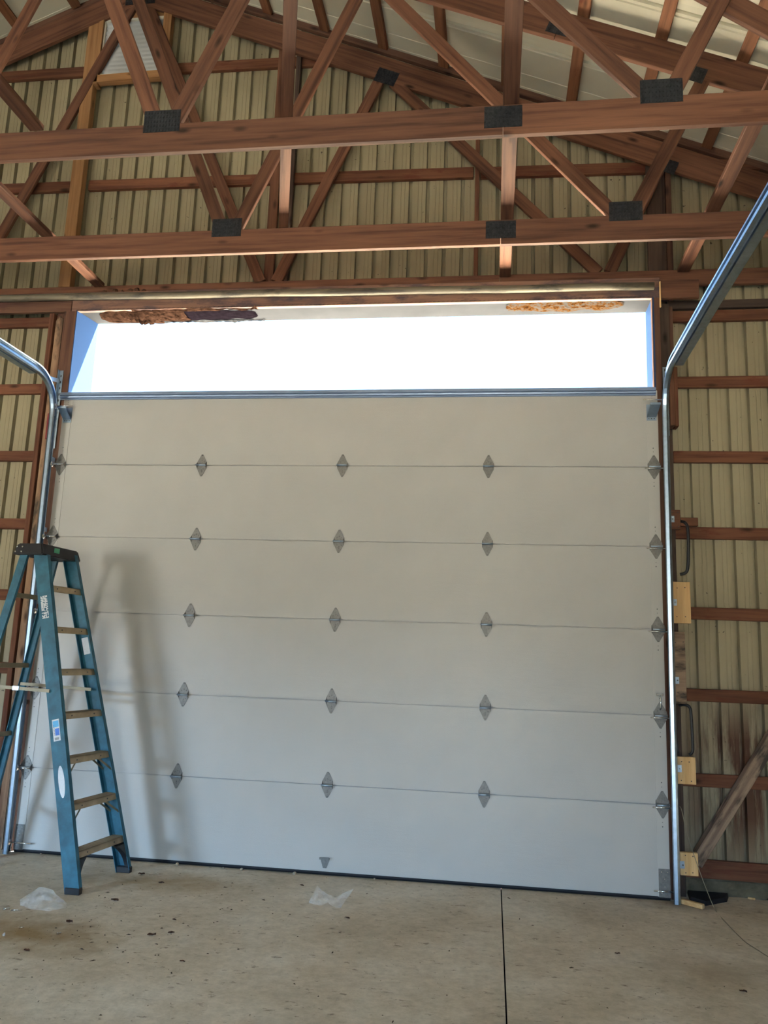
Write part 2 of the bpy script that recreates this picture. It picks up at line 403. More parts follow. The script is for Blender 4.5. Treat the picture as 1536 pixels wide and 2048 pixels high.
# gable studs
for x0, x1, y0, y1, z0, z1, mt in ((1.615, 1.70, 0.20, 0.243, 4.74, 7.2, 'truss'), (3.445, 3.482, 0.205, 0.243, 4.74, 6.45, 'truss'), (5.028, 5.073, 0.205, 0.243, 4.5, 5.8, 'jamb'), (4.875, 5.024, 0.215, 0.243, 4.5, 5.72, 'dark'), (-0.285, -0.172, 0.165, 0.243, 4.74, 7.62, 'newer')):
    board('gable_stud', ((x0+x1)/2, (y0+y1)/2, z0), ((x0+x1)/2, (y0+y1)/2, z1), x1-x0, y1-y0, M[mt], wf)
board('gable_stud', (1.808, 0.222, 4.74), (1.808, 0.222, 7.1), 0.042, 0.042, M['dark'], wf)
# posts beside the opening
board('door_post', (-0.135, 0.165, ZF-0.05), (-0.135, 0.165, 4.45), 0.15, 0.15, M['jamb'], wf)
board('door_post', (4.972, 0.195, ZF-0.05), (4.972, 0.195, 4.44), 0.085, 0.09, M['dark'], wf)
board('post_strip', (5.030, 0.20, 3.85), (5.030, 0.20, 4.42), 0.030, 0.08, M['jamb'], wf)
board('wall_post', (-3.9, 0.17, ZF), (-3.9, 0.17, 4.5), 0.14, 0.14, M['jamb'], wf)
board('wall_post', (7.2, 0.17, ZF), (7.2, 0.17, 4.5), 0.14, 0.14, M['jamb'], wf)
board('head_girt', (5.02, 0.262, 4.470), (XR-0.05, 0.262, 4.480), 0.07, 0.04, M['dark'], wf)

# side and back walls (behind the camera), with two doorways at the back; the right one is added for fill light
def side_wall(name, X, s):
    wl = empty(name, (X, -8, 0), kind='structure')
    y = YB
    while y < YW-0.01:
        y1 = min(y+SHEET, YW)
        sheet_wall(wl, y, y1, 0.0, lambda q: roofz(X)+0.06, lambda p, d, z: (X+s*d, p, z), M['panel']); y = y1
    for z in (0.2, 0.8, 1.4, 2.0, 2.6, 3.2, 3.8, 4.4): board('girt', (X-s*0.022, YB+.05, z), (X-s*0.022, YW-.05, z), 0.09, 0.04, M['girt'], wl, side=(1, 0, 0))
    yy = -2.0
    while yy > YB:
        board('wall_post', (X-s*0.115, yy, ZF), (X-s*0.115, yy, 4.5), 0.14, 0.14, M['jamb'], wl, side=(1, 0, 0)); yy -= 2.44
side_wall('wall_left', XL, -1); side_wall('wall_right', XR, 1)
wb = empty('wall_back', (0, YB, 0), kind='structure')
DOORS = [(-6.25, -3.95, 2.8), (2.2, 4.2, 3.2)]
xs = sorted(set([XL, XR, RX]+[q for d in DOORS for q in d[:2]]))
xx = XL
while xx < XR-0.01:
    x1 = min([q for q in xs if q > xx+1e-6]+[xx+SHEET])
    x1 = min(x1, xx+SHEET); mid = (xx+x1)/2
    zlo = 0.0
    for d in DOORS:
        if d[0] < mid < d[1]: zlo = d[2]
    sheet_wall(wb, xx, x1, zlo, lambda q: roofz(q)+0.05, lambda p, d, z: (p, YB-d, z), M['panel']); xx = x1
for d in DOORS:
    board('door_jamb', (d[0]-.06, YB+.03, 0), (d[0]-.06, YB+.03, d[2]), .12, .05, M['jamb'], wb); board('door_jamb', (d[1]+.06, YB+.03, 0), (d[1]+.06, YB+.03, d[2]), .12, .05, M['jamb'], wb)
    board('door_header', (d[0]-.12, YB+.03, d[2]+.07), (d[1]+.12, YB+.03, d[2]+.07), .14, .05, M['jamb'], wb)
portal('opening_daylight', ((OX0+OX1)/2, 0.36, 4.05), (math.radians(-90), 0, 0), 4.84, 0.82)

# roof: sheets and purlins
ce = empty('ceiling', (RX, -8, ZR), kind='structure')
for s in (-1, 1):
    xe = (XR if s > 0 else XL) + s*0.25
    yy = YB-0.15
    while yy < 0.38:
        y1 = min(yy+0.72, 0.42)
        prof = [(0, 0), (0.05, 0), (0.058, .022), (0.075, .022), (0.083, 0), (0.105, 0), (0.110, 0.010), (0.118, 0.010), (0.123, 0), (0.40, 0), (0.404, -.004), (0.408, 0), (0.56, 0), (0.564, -.004), (0.568, 0), (0.72, 0)]
        vv, ff = [], []
        for p, d in prof:
            if yy+p > y1+1e-6: break
            for x in (RX, xe): vv.append((x, yy+p, roofz(x)+0.045+d))
        for i in range(len(vv)//2-1): ff.append((2*i, 2*i+1, 2*i+3, 2*i+2))
        obj('roof_panel', mesh('roof_panel', vv, ff), M['roof'], ce); yy = y1 if y1 > yy+0.1 else 9
    p0_, p1_ = V((RX+s*.02, 0.262, roofz(RX)+0.012)), V((xe-s*.3, 0.262, roofz(xe-s*.3)+0.012))
    board('leak_cover_board', p0_, p1_, 0.066, 0.045, M['jamb'], ce)  # dark board added to cover the light leak along the gable top
    off = 0.14
    ang = math.atan(SL)
    while RX+off < XR-0.05:
        x = RX+s*off; z = roofz(x)+0.020
        c = V((x, (YB+0.2)/2, z)); 
        bm = bmesh.new(); bx(bm, ((YB-.25)/2, -0.0195, -0.045), (-(YB-.25)/2, 0.0195, 0.045)); bmesh.ops.bevel(bm, geom=list(bm.edges), offset=0.003, segments=1, affect='EDGES')
        d = V((0, 1, 0)); n_ = V((s*SL, 0, 1)).normalized(); ww = d.cross(n_)
        W = Matrix(((d.x, n_.x, ww.x, c.x), (d.y, n_.y, ww.y, c.y), (d.z, n_.z, ww.z, c.z), (0, 0, 0, 1)))
        obj('purlin', frm(bm, 'purlin'), M['purlin'], ce, W); off += 0.5575

# ------------------------------------------------------------------ trusses
def gusset_mesh(name, wd, ht):
    bm = bmesh.new(); bx(bm, (-wd/2, -0.002, -ht/2), (wd/2, 0.0, ht/2))
    nx, nz = int(wd/0.019), int(ht/0.025)
    for i in range(nx):
        for j in range(nz):
            x, z = -wd/2+(i+.5)*wd/nx, -ht/2+(j+.5)*ht/nz
            bx(bm, (x-.003, -.0045, z-.008), (x+.003, -.002, z+.008))
    return frm(bm, name)
GM = {}
def gusset(parent, x, y, z, wd=0.23, ht=0.147, rot=0.0):
    k = (wd, ht)
    if k not in GM: GM[k] = gusset_mesh('gusset_plate', wd, ht); GM[k].materials.append(M['plate'])
    W = T((x, y, z)) @ Matrix.Rotation(rot, 4, 'Y')
    obj('gusset_plate', GM[k], None, parent, W)
def truss(yf, label, dz=0.0, bot=(4.50, 4.69), ty=0.038, gable=False):
    """yf: face on the camera side"""
    t = empty('roof_truss', (RX, yf, bot[0]), label, 'truss', 'timber roof trusses')
    yc = yf+ty/2
    mid = (bot[0]+bot[1])/2; bw = bot[1]-bot[0]
    for a, b in ((XL+0.1, -3.24), (-3.235, 3.663), (3.667, XR-0.1)):
        board('bottom_chord', (a, yc, mid), (b, yc, mid), bw, ty, M['truss'], t)
    dep = 0.245
    ctr = lambda x: roofz(x)-dep/2+dz-0.002
    for s in (-1, 1):
        xe = (XR if s > 0 else XL)-s*0.1
        xs_ = RX+s*3.87
        board('top_chord', (RX+s*0.03, yc, ctr(RX+s*.03)), (xs_-s*.002, yc, ctr(xs_)), dep*0.92, ty, M['truss'], t)
        board('top_chord', (xs_+s*.002, yc, ctr(xs_)), (xe, yc, ctr(xe)), dep*0.92, ty, M['truss'], t)
    lo = lambda x: roofz(x)-dep+dz
    for s in (-1, 1):
        X = lambda q: RX+s*(q-RX)
        webs = [((X(1.575), bot[1]), (X(0.30), lo(0.30)+0.02)), ((X(1.675), bot[1]), (X(2.58), lo(2.58)+0.01)),
                ((X(4.475), bot[1]), (X(2.70), lo(2.70)+0.02)), ((X(4.585), bot[1]), (X(5.10), lo(5.10)+0.01))]
        if gable:
            webs = [((X(1.60), bot[1]), (X(0.30), lo(0.30)+0.02)), ((X(1.74), bot[1]), (X(2.58), lo(2.58)+0.01)), ((X(4.47), bot[1]), (X(2.70), lo(2.70)+0.02)), ((X(4.56), bot[1]), (X(4.98), lo(4.98)+0.01))]
        for (xa, za), (xb, zb) in webs:
            board('web', (xa, yc, za), (xb, yc, zb), 0.098, ty-0.003, M['truss'], t)
        g = yf-0.0005
        if not gable:
            gusset(t, X(1.612), g, bot[1]+0.018); gusset(t, X(4.538), g, bot[1]+0.03)
            gusset(t, X(3.665), g, 4.612, 0.215, 0.135); 
        a = -s*-math.atan(SL)
        gusset(t, X(4.088), g, ctr(4.088)+0.0, 0.17, 0.17, a); gusset(t, X(5.05), g, lo(5.05)+0.03, 0.13, 0.12, a); gusset(t, X(2.64), g, lo(2.64)+0.04, 0.2, 0.14, a)
    gusset(t, RX, g, ctr(RX)-0.03, 0.3, 0.2)
    return t
truss(-1.99, 'timber roof truss farthest from the door wall with black gusset plates')
truss(-0.77, 'timber roof truss with sunlit underside between the gable wall and another truss')
truss(0.158, 'old timber gable truss standing against the khaki steel end wall', dz=-0.115, bot=(4.60, 4.735), gable=True)
yy = -3.21
# lateral braces on top of the bottom chords, running away from the wall
def lat(x, y0, y1, label, wd=0.092, z=4.71):
    o = board('lateral_brace', (x, y0, z), (x, y1, z), wd, 0.036, M['truss'], None, side=(0, 0, 1))
    tag(o, label, 'timber brace', 'flat braces lying across the truss chords')
lat(0.152, -4.5, 0.10, 'flat timber brace lying across truss chords, ending at the header over the ladder side')
lat(3.708, -4.5, 0.12, 'flat timber brace crossing both truss chords at the spliced black plates')
lat(5.128, -4.5, 0.12, 'flat timber brace crossing above the galvanised track beside the wood blocks')
lat(0.795, -4.5, -1.985, 'short flat timber brace starting on the truss chord left of the louvered vent')
o = board('lateral_brace', (2.043, -0.735, 4.71), (3.09, -4.5, 4.71), 0.070, 0.036, M['truss'], None, side=(0, 0, 1))
tag(o, 'flat pale timber brace slanting over the truss chords beside the gable stud', 'timber brace', 'flat braces lying across the truss chords')
o = board('diagonal_brace', (3.36, -1.93, 6.50), (5.80, -1.93, 4.64), 0.135, 0.036, M['truss'])
tag(o, 'dark diagonal timber brace nailed behind the truss beside the off-white roof sheets', 'timber brace')

# ------------------------------------------------------------------ louvered vent in the gable
vt = empty('gable_vent', (0.18, 0.2, 6.85), 'white louvered gable vent in a pale timber frame', 'vent')
VX0, VX1, VZ0, VZ1 = -0.135, 0.475, 6.905, 7.50
board('frame_board', (-0.155, 0.205, 6.80), (-0.155, 0.205, 7.66), 0.045, 0.09, M['newer'], vt)
board('frame_board', (0.507, 0.205, 6.90), (0.507, 0.205, 7.75), 0.082, 0.07, M['newer'], vt)
board('frame_board', (-0.13, 0.215, 7.555), (0.465, 0.215, 7.55), 0.085, 0.05, M['newer'], vt)
board('frame_board', (-0.19, 0.195, 6.855), (0.53, 0.195, 6.87), 0.075, 0.07, M['newer'], vt)
for z0, z1, x0, x1 in ((VZ0-.01, VZ0+.012, VX0, VX1), (VZ1-.012, VZ1+.01, VX0, VX1), (VZ0, VZ1, VX0-.01, VX0+.015), (VZ0, VZ1, VX1-.015, VX1+.01)):
    box('vent_rim', (x0, 0.185, z0), (x1, 0.235, z1), M['rim'], vt)
ns = 12
lm = None
for i in range(ns):
    z = VZ0+0.02+(VZ1-VZ0-0.04)*(i+.5)/ns
    if lm is None:
        bm = bmesh.new(); hw = (VX1-VX0)/2-.015; pr_ = [(-0.020, 0.030), (-0.014, 0.012), (-0.002, -0.006), (0.014, -0.020), (0.016, -0.017), (0.001, -0.003), (-0.011, 0.013), (-0.017, 0.030)]
        A = [bm.verts.new((-hw, y, z)) for y, z in pr_]; B = [bm.verts.new((hw, y, z)) for y, z in pr_]; bm.faces.new(A); bm.faces.new(B[::-1])
        for q in range(8): bm.faces.new((A[q], B[q], B[(q+1) % 8], A[(q+1) % 8]))
        lm = frm(bm, 'louver_slat'); lm.materials.append(M['louver'])
    obj('louver_slat', lm, None, vt, T(((VX0+VX1)/2, 0.222, z)))
box('vent_screen', (VX0, 0.262, VZ0), (VX1, 0.266, VZ1), M['dark'], vt)

# ------------------------------------------------------------------ opening: jambs, header, liner
tr = []
def trim(o): tag(o, kind='structure'); return o
trim(board('trim_1', (-0.066, 0.070, ZF-0.05), (-0.066, 0.070, 4.45), 0.115, 0.038, M['jamb']))          # left jamb face
trim(board('trim_2', (4.894, 0.075, ZF-0.05), (4.894, 0.075, 4.45), 0.062, 0.045, M['jamb']))           # right jamb face
trim(board('trim_3', (-0.06, 0.072, 4.502), (4.93, 0.072, 4.498), 0.105, 0.040, M['header']))      # header board
trim(board('trim_4', (-4.0, 0.072, 4.505), (-0.065, 0.072, 4.497), 0.100, 0.040, M['jamb']))       # header board going on left
trim(board('trim_5', (-4.0, 0.115, 4.60), (4.935, 0.115, 4.595), 0.075, 0.080, M['header']))       # blocking behind the tube
trim(board('trim_6', (-0.232, 0.125, ZF-0.05), (-0.232, 0.125, 4.43), 0.042, 0.17, M['girt']))          # outer strip left
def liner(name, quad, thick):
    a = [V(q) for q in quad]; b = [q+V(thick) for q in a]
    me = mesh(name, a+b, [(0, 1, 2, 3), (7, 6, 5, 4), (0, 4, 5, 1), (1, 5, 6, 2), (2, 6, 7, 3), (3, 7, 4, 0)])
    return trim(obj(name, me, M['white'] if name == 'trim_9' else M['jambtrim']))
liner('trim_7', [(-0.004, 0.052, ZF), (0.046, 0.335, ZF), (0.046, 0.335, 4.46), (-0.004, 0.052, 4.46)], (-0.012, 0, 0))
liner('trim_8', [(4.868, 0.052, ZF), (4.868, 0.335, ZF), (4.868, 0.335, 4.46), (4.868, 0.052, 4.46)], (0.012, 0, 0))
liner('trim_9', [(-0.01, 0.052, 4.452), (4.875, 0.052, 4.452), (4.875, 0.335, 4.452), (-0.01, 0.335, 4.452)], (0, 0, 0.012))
# weathered board with a splintered top
bm = bmesh.new(); zt = [4.37, 4.41, 4.385, 4.43, 4.38, 4.40, 4.36]
poly = [(-0.032, ZF-.04), (0.032, ZF-.04)]+[(0.032-0.064*i/6, zt[i]-0.02*(i % 2)) for i in range(7)]
add_prism(bm, poly, 0.036, T((0, -0.018, 0)))
o = obj('weathered_board', frm(bm, 'weathered_board'), wood('weathered_upright_wood', (0.36, 0.24, 0.16), (0.17, 0.09, 0.06), stain=(0.06, 0.045, 0.035), stain_amt=0.6, long='z'), None, T((-0.160, 0.068, 0)))
tag(o, 'weathered upright board with splintered top beside the left jamb', 'board')
# round galvanised tube along the header
o = tube('round_rail', [(-4.5+9.375*i/24, 0.015+0.002*math.sin(i), 4.600-0.073*i/24+0.003*math.sin(i*1.7)) for i in range(25)], 0.031, M['frostpipe'], seg=14)
tag(o, 'weathered round galvanised tube running along the header above the opening', 'pipe')
# block and blackened gusset over the right jamb
o = box('header_block', (4.934, 0.040, 4.436), (5.225, 0.078, 4.592), M['truss'], bev=0.003); tag(o, 'short timber block nailed to the header end above the right jamb', 'wood block')
o = box('jamb_splinter', (4.922, 0.030, 4.36), (4.931, 0.048, 4.575), M['fresh']); tag(o, 'thin pale splinter strip hanging beside the header end block', 'wood strip')
# torn soffit: ragged cavity, hanging fibre, orange foam
def ragged(name, x0, x1, y0, y1, z, mat, seed, thick=0.012, hang=0.0, n=46):
    bm = bmesh.new(); rows = 6; g = []
    for i in range(n+1):
        u = i/n; x = x0+(x1-x0)*u; e = math.sin(math.pi*u)**0.35
        a = y0+0.05*(1-e)+0.035*noise.noise((x*9, seed, 0)); b = y1-0.07*(1-e)+0.05*noise.noise((x*7, seed+5, 0))
        col = []
        for j in range(rows+1):
            v = j/rows; y = a+(b-a)*v
            zz = z-thick*(0.3+abs(noise.noise((x*22, y*25, seed))))*math.sin(math.pi*min(max(v, .05), .95)) - hang*math.exp(-((u-.5)/.22)**2)*v*abs(1+noise.noise((x*40, y*30, seed)))
            col.append(bm.verts.new((x, y, zz)))
        g.append(col)
    for i in range(n):
        for j in range(rows): bm.faces.new((g[i][j], g[i+1][j], g[i+1][j+1], g[i][j+1]))
    me = frm(bm, name); return obj(name, me, mat)
t1 = empty('torn_soffit', (0.8, 0.18, 4.45), 'torn rotten soffit lining hanging over the opening near the ladder', 'torn lining')
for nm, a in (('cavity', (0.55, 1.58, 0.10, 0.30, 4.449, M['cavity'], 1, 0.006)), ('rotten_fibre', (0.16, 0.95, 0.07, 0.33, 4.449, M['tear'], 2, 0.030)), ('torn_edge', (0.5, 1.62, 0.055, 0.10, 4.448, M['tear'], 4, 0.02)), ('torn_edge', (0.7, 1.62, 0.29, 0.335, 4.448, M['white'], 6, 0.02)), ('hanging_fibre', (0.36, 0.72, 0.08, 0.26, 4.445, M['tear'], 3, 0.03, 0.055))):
    q = ragged(nm, *a); q.parent = t1; q.matrix_basis = WM[t1.name].inverted(); WM[q.name] = I4
t2 = ragged('orange_foam', 3.72, 4.66, 0.075, 0.27, 4.449, M['foam'], 8, 0.016); tag(t2, 'crumbling orange foam patch on the soffit above the opening, far end from the ladder', 'foam')

# ------------------------------------------------------------------ sectional door
W_D, H_S = 4.877, 0.6096
gdoor = empty('garage_door', (W_D/2, 0.025, ZF), 'white sectional overhead garage door with six panels and galvanised hinges', 'garage door')
sm = None
for i in range(6):
    if sm is None:
        bm = bmesh.new(); bx(bm, (-W_D/2+0.0, 0.0, -H_S/2+0.0030), (W_D/2, 0.045, H_S/2-0.0030))
        bmesh.ops.bevel(bm, geom=[e for e in bm.edges if all(abs(v.co.y) < 1e-6 for v in e.verts)], offset=0.004, segments=2, affect='EDGES')
        bx(bm, (-W_D/2, 0.018, H_S/2-0.004), (W_D/2, 0.036, H_S/2+0.008))
        sm = frm(bm, 'section'); sm.materials.append(M['door'])
        st = box_mesh('end_stile', (-0.040, -0.0035, -H_S/2+0.003), (0.040, -0.0002, H_S/2-0.003)); st.materials.append(M['stile'])
        bm = bmesh.new()
        for z in (-0.262, -.245, -.228, -.19, -0.16, 0.16, .19, .228, .245, 0.262):
            bmesh.ops.create_circle(bm, cap_ends=True, segments=7, radius=0.0042 if abs(z) in (0.16,) else 0.0026, matrix=T((0, -0.0040, z*0.98)) @ Matrix.Rotation(math.pi/2, 4, 'X'))
        sh = frm(bm, 'stile_holes'); sh.materials.append(M['print'])
    zc = H_S*(i+.5)
    s_ = obj('section', sm, None, gdoor, T((W_D/2, 0, zc)))
    for x in (0.040, W_D-0.042):
        e_ = obj('end_stile', st, None, s_, T((x, 0, zc))); obj('stile_holes', sh, None, s_, T((x, -0.0003, zc)))
# bottom seal
bm = bmesh.new(); add_tube(bm, [(0.0, 0.022, -0.006), (W_D, 0.022, -0.006)], 0.019, 10); bx(bm, (0.0, 0.002, -0.006), (W_D, 0.043, 0.002))
obj('bottom_seal', frm(bm, 'bottom_seal'), M['rubber'], gdoor)
# top strut: ribbed steel bar
pr = [(0.0, 3.610), (-0.012, 3.612), (-0.012, 3.620), (-0.030, 3.624), (-0.032, 3.634), (-0.022, 3.640), (-0.032, 3.647), (-0.032, 3.664), (-0.012, 3.669), (-0.012, 3.676), (0.0, 3.678)]
vv, ff = [], []
for x in (-0.030, 4.862):
    for y, z in pr: vv.append((x, y-0.002, z+0.004))
n_ = len(pr)
for i in range(n_-1): ff.append((i, i+1, n_+i+1, n_+i))
ff += [tuple(range(n_)), tuple(range(2*n_-1, n_-1, -1))]
obj('top_strut', mesh('top_strut', vv, ff), M['strut'], gdoor)
# hinges
def leaf_poly(s, wd=0.041, h=0.095):
    p = [(-wd, 0.004), (-wd, 0.022), (-0.011, h-0.012), (-0.006, h-0.003), (0.006, h-0.003), (0.011, h-0.012), (wd, 0.022), (wd, 0.004)]
    return [(x, s*z) for x, z in p]
def leaf_mesh(s, wd=0.041):
    bm = bmesh.new(); add_prism(bm, leaf_poly(s, wd), 0.003, T((0, -0.0055, 0)))
    return frm(bm, 'hinge_leaf')
def bolts_mesh(pts, r=0.0055, h=0.006):
    bm = bmesh.new()
    for x, z in pts: bmesh.ops.create_cone(bm, cap_ends=True, segments=6, radius1=r, radius2=r*0.8, depth=h, matrix=T((x, -0.0055-h/2, z)) @ Matrix.Rotation(math.pi/2, 4, 'X'))
    return frm(bm, 'bolt')
def knuckle_mesh(wd, out, r):
    bm = bmesh.new()
    for s in (-1, 1):
        Mx = T((s*wd, 0, 0)) @ Matrix.Rotation(math.pi/2, 4, 'Z')
        # side plate: triangle standing out of the door
        a = [(0.0, 0.030), (-out, 0.006), (-out, -0.006), (0.0, -0.030)]
        A = [bm.verts.new((s*wd-0.0012, y, z)) for y, z in a]; B = [bm.verts.new((s*wd+0.0012, y, z)) for y, z in a]
        bm.faces.new(A); bm.faces.new(B[::-1])
        for i in range(4): bm.faces.new((A[i], B[i], B[(i+1) % 4], A[(i+1) % 4]))
    bx(bm, (-wd, -out-0.002, -0.010), (wd, -out+0.001, 0.004))
    bx(bm, (-wd, -out, 0.004), (wd, -0.004, 0.007))
    return frm(bm, 'hinge')
hk = knuckle_mesh(0.038, 0.028, 0.008); hk.materials.append(M['galv_dull'])
hkw = knuckle_mesh(0.044, 0.034, 0.008); hkw.materials.append(M['galv_dull'])
lu, ll = leaf_mesh(1), leaf_mesh(-1); luw, llw = leaf_mesh(1, 0.047), leaf_mesh(-1, 0.047)
for q in (lu, ll, luw, llw): q.materials.append(M['galv_dull'])
bu = bolts_mesh([(0, 0.083), (0, 0.040), (-.018, .03), (.018, .03)], 0.0045, 0.004); bl = bolts_mesh([(0, -0.083), (0, -0.040), (0, -.055), (.02, -.03)], 0.0045, 0.004)
bm = bmesh.new(); add_tube(bm, [(-0.042, -0.030, -0.002), (0.042, -0.030, -0.002)], 0.0075, 10); pin = frm(bm, 'hinge_pin', True)
for q in (bu, bl): q.materials.append(M['galv_dull'])
pin.materials.append(M['galv'])
HX = [0.033, 1.268, 2.438, 3.594, 4.838]
for i in range(1, 6):
    z = H_S*i
    for j, x in enumerate(HX):
        end = j in (0, 4)
        W = T((x, -0.0005, z+random.uniform(-.002, .002)))
        h = obj('hinge', hkw if end else hk, None, gdoor, W)
        obj('hinge_leaf', luw if end else lu, None, h, W); obj('hinge_leaf', llw if end else ll, None, h, W)
        obj('bolt', bu, None, h, W); obj('bolt', bl, None, h, W); obj('hinge_pin', pin, None, h, W)
# step plate / lift handle low on the door
bm = bmesh.new(); add_prism(bm, [(-0.032, 0.0), (-0.032, -0.012), (-0.013, -0.07), (0.013, -0.07), (0.032, -0.012), (0.032, 0.0)], 0.003, T((0, -0.004, 0)))
bx(bm, (-0.032, -0.034, -0.003), (0.032, -0.003, 0.001)); bx(bm, (-0.036, -0.036, -0.006), (0.036, -0.030, 0.010))
h = obj('lift_handle', frm(bm, 'lift_handle'), M['galv_dull'], gdoor, T((2.446, 0, 0.098)))
# pull handle on the right stile
h = obj('pull_handle', box_mesh('pull_handle', (-0.024, -0.010, 0.135), (0.024, -0.002, 0.155), 0.002), M['zinc'], gdoor, T((4.838, 0, H_S*2)))
tube('handle_grip', [(4.838, -0.008, H_S*2+0.140), (4.838, -0.028, H_S*2+0.125), (4.838, -0.030, H_S*2+0.055), (4.838, -0.010, H_S*2+0.042)], 0.006, M['zinc'], h)
# rollers
TXL, TXR = -0.030, 4.908
def trackY(z): return -0.030-0.020*min(max(z, 0), 3.5)
def roller(x_in, x_out, y, z):
    s = 1 if x_out > x_in else -1
    r = tube('roller', [(x_in, y, z), (x_out, y, z)], 0.0055, M['zinc'], gdoor)
    tube('roller_wheel', [(x_out-s*0.004, y, z), (x_out+s*0.014, y, z)], 0.022, M['zinc'], r, 14)
for i in range(1, 6):
    z = H_S*i-0.004
    roller(0.075, TXL+0.004, -0.034, z); roller(4.765, TXR-0.004, -0.034, z-0.012)
roller(0.155, TXL+0.004, -0.034, 0.055); roller(4.760, TXR-0.004, -0.034, 0.045)
roller(0.13, TXL+0.004, -0.085, 3.535); roller(4.755, TXR-0.004, -0.085, 3.555)
# bottom corner brackets
for x0, x1 in ((0.0, 0.075), (4.800, 4.877)):
    c = (x0+x1)/2
    b_ = box('corner_bracket', (x0, -0.007, 0.0), (x1, -0.003, 0.185), M['galv_dull'], gdoor)
    bb = bolts_mesh([(-.02, .165), (.02, .165), (0, .12), (0, .07), (-.02, .03)], 0.005, 0.005); bb.materials.append(M['zinc']); obj('bolt', bb, None, b_, T((c, -0.001, 0)))
# top brackets
for x, s in ((0.048, 1), (4.828, -1)):
    bm = bmesh.new()
    bx(bm, (-0.036, -0.006, -0.115), (0.036, -0.002, -0.085)); 
    add_prism(bm, [(-0.036, -0.09), (0.036, -0.09), (0.036, 0.012), (-0.036, 0.012)], 0.004, T((0, -0.006, 0)) @ Matrix.Shear('XZ', 4, (0, 0)))
    A = [bm.verts.new(q) for q in ((-0.036, -0.006, -0.09), (0.036, -0.006, -0.09), (0.036-s*.02, -0.075, -0.01), (-0.036-s*.02, -0.075, -0.01))]; bm.faces.new(A)
    bx(bm, (-0.056 if s > 0 else -0.02, -0.082, -0.012), (0.02 if s > 0 else 0.056, -0.070, 0.004))
    t_ = obj('top_bracket', frm(bm, 'top_bracket'), M['galv'], gdoor, T((x, 0, 3.53)))
    bb = bolts_mesh([(-.02, -.10), (0, -.10), (.02, -.10)], 0.005, 0.004); bb.materials.append(M['print']); obj('bolt', bb, None, t_, T((x, 0, 3.53)))

# ------------------------------------------------------------------ tracks
def sweep(name, path, prof, mat, parent, sx):
    """path in the y-z plane at x=0; prof (u along +x*sx, v along the normal)"""
    bm = bmesh.new(); rings = []
    for i, (y, z) in enumerate(path):
        y0, z0 = path[max(i-1, 0)]; y1, z1 = path[min(i+1, len(path)-1)]
        d = V((0, y1-y0, z1-z0)).normalized(); nrm = V((0, d.z, -d.y))   # normal pointing to +y for a rising path
        rings.append([bm.verts.new(V((u*sx, y, z))+nrm*v) for u, v in prof])
    for A, B in zip(rings, rings[1:]):
        for k in range(len(prof)-1): bm.faces.new((A[k], A[k+1], B[k+1], B[k]))
    me = frm(bm, name)
    o = obj(name, me, mat, parent, T((0, 0, 0)))
    return o
TP = [(u_*1.2, v_*1.2) for u_, v_ in [(-0.004, 0.024), (-0.006, 0.031), (0.004, 0.036), (0.016, 0.033), (0.021, 0.026), (0.021, -0.020), (0.016, -0.029), (0.004, -0.035), (-0.014, -0.032), (-0.019, -0.024), (-0.015, -0.017)]]
def track(X, sx, zt, label, yend):
    t = empty('door_track', (X, -0.03, ZF), label, 'door track', 'galvanised door tracks')
    vert = [(-0.030, ZF), (-0.034, 0.3), (-0.065, 2.0), (-0.088, 3.46)]
    R = 0.30; cyy, cz = -0.088-R, 3.46
    arc = [(cyy+R*math.cos(a), cz+R*math.sin(a)) for a in [math.pi/2*k/10*0.985 for k in range(1, 11)]]
    hor = [(cyy-0.02, arc[-1][1]+0.001), (-1.4, zt-0.01), (yend, zt+0.012)]
    def mk(nm, path):
        q = sweep(nm, path, TP, M['galv'], t, sx); W = T((X, 0, 0)); q.matrix_basis = WM[t.name].inverted() @ W; WM[q.name] = W
        mod = q.modifiers.new('thickness', 'SOLIDIFY'); mod.thickness = 0.0018
        return q
    mk('vertical_track', vert); ht = mk('horizontal_track', [vert[-1]]+arc+hor)
    q = sweep('stiffening_angle', [(cyy+0.02, hor[0][1])]+hor, [(0.0270, 0.036), (0.0270, -0.041), (0.080, -0.041)], M['galv'], t, sx); q.matrix_basis = WM[t.name].inverted() @ T((X, 0, 0)); WM[q.name] = T((X, 0, 0))
    mod = q.modifiers.new('thickness', 'SOLIDIFY'); mod.thickness = 0.002
    return t
tl = track(TXL, -1, 3.765, 'galvanised door track on the ladder side, curving away above the splintered board', -5.6)
trk = track(TXR, 1, 3.79, 'galvanised door track beside the pale wood blocks, rising toward the roof', -5.6)
# punched angle and strap, left; jamb brackets
def angle_iron(parent, x, y, z0, z1, s):
    bm = bmesh.new(); bx(bm, (-0.016, -0.002, 0), (0.016, 0.0, z1-z0)); bx(bm, (-s*0.016-0.001, -0.03, 0), (-s*0.016+0.001, 0.0, z1-z0))
    a_ = obj('wall_angle', frm(bm, 'wall_angle'), M['galv'], parent, T((x, y, z0)))
    sl_ = box_mesh('slot', (-.004, -0.0036, -.010), (.004, -0.002, .010)); sl_.materials.append(M['print'])
    z = z0+0.04
    while z < z1: obj('slot', sl_, None, a_, T((x, y, z))); z += 0.055
angle_iron(tl, -0.078, 0.040, 3.20, 3.895, 1); angle_iron(trk, 4.945, 0.040, 3.30, 3.86, -1)
a_ = board('curve_strap', (TXL-0.012, -0.20, 3.74), (-0.085, 0.035, 3.80), 0.036, 0.003, M['galv'], tl, side=(1, 0, 0.1), bev=0)
bm = bmesh.new(); 
board('curve_strap', (TXR+0.012, -0.20, 3.74), (4.95, 0.035, 3.80), 0.036, 0.003, M['galv'], trk, side=(1, 0, 0.1), bev=0)
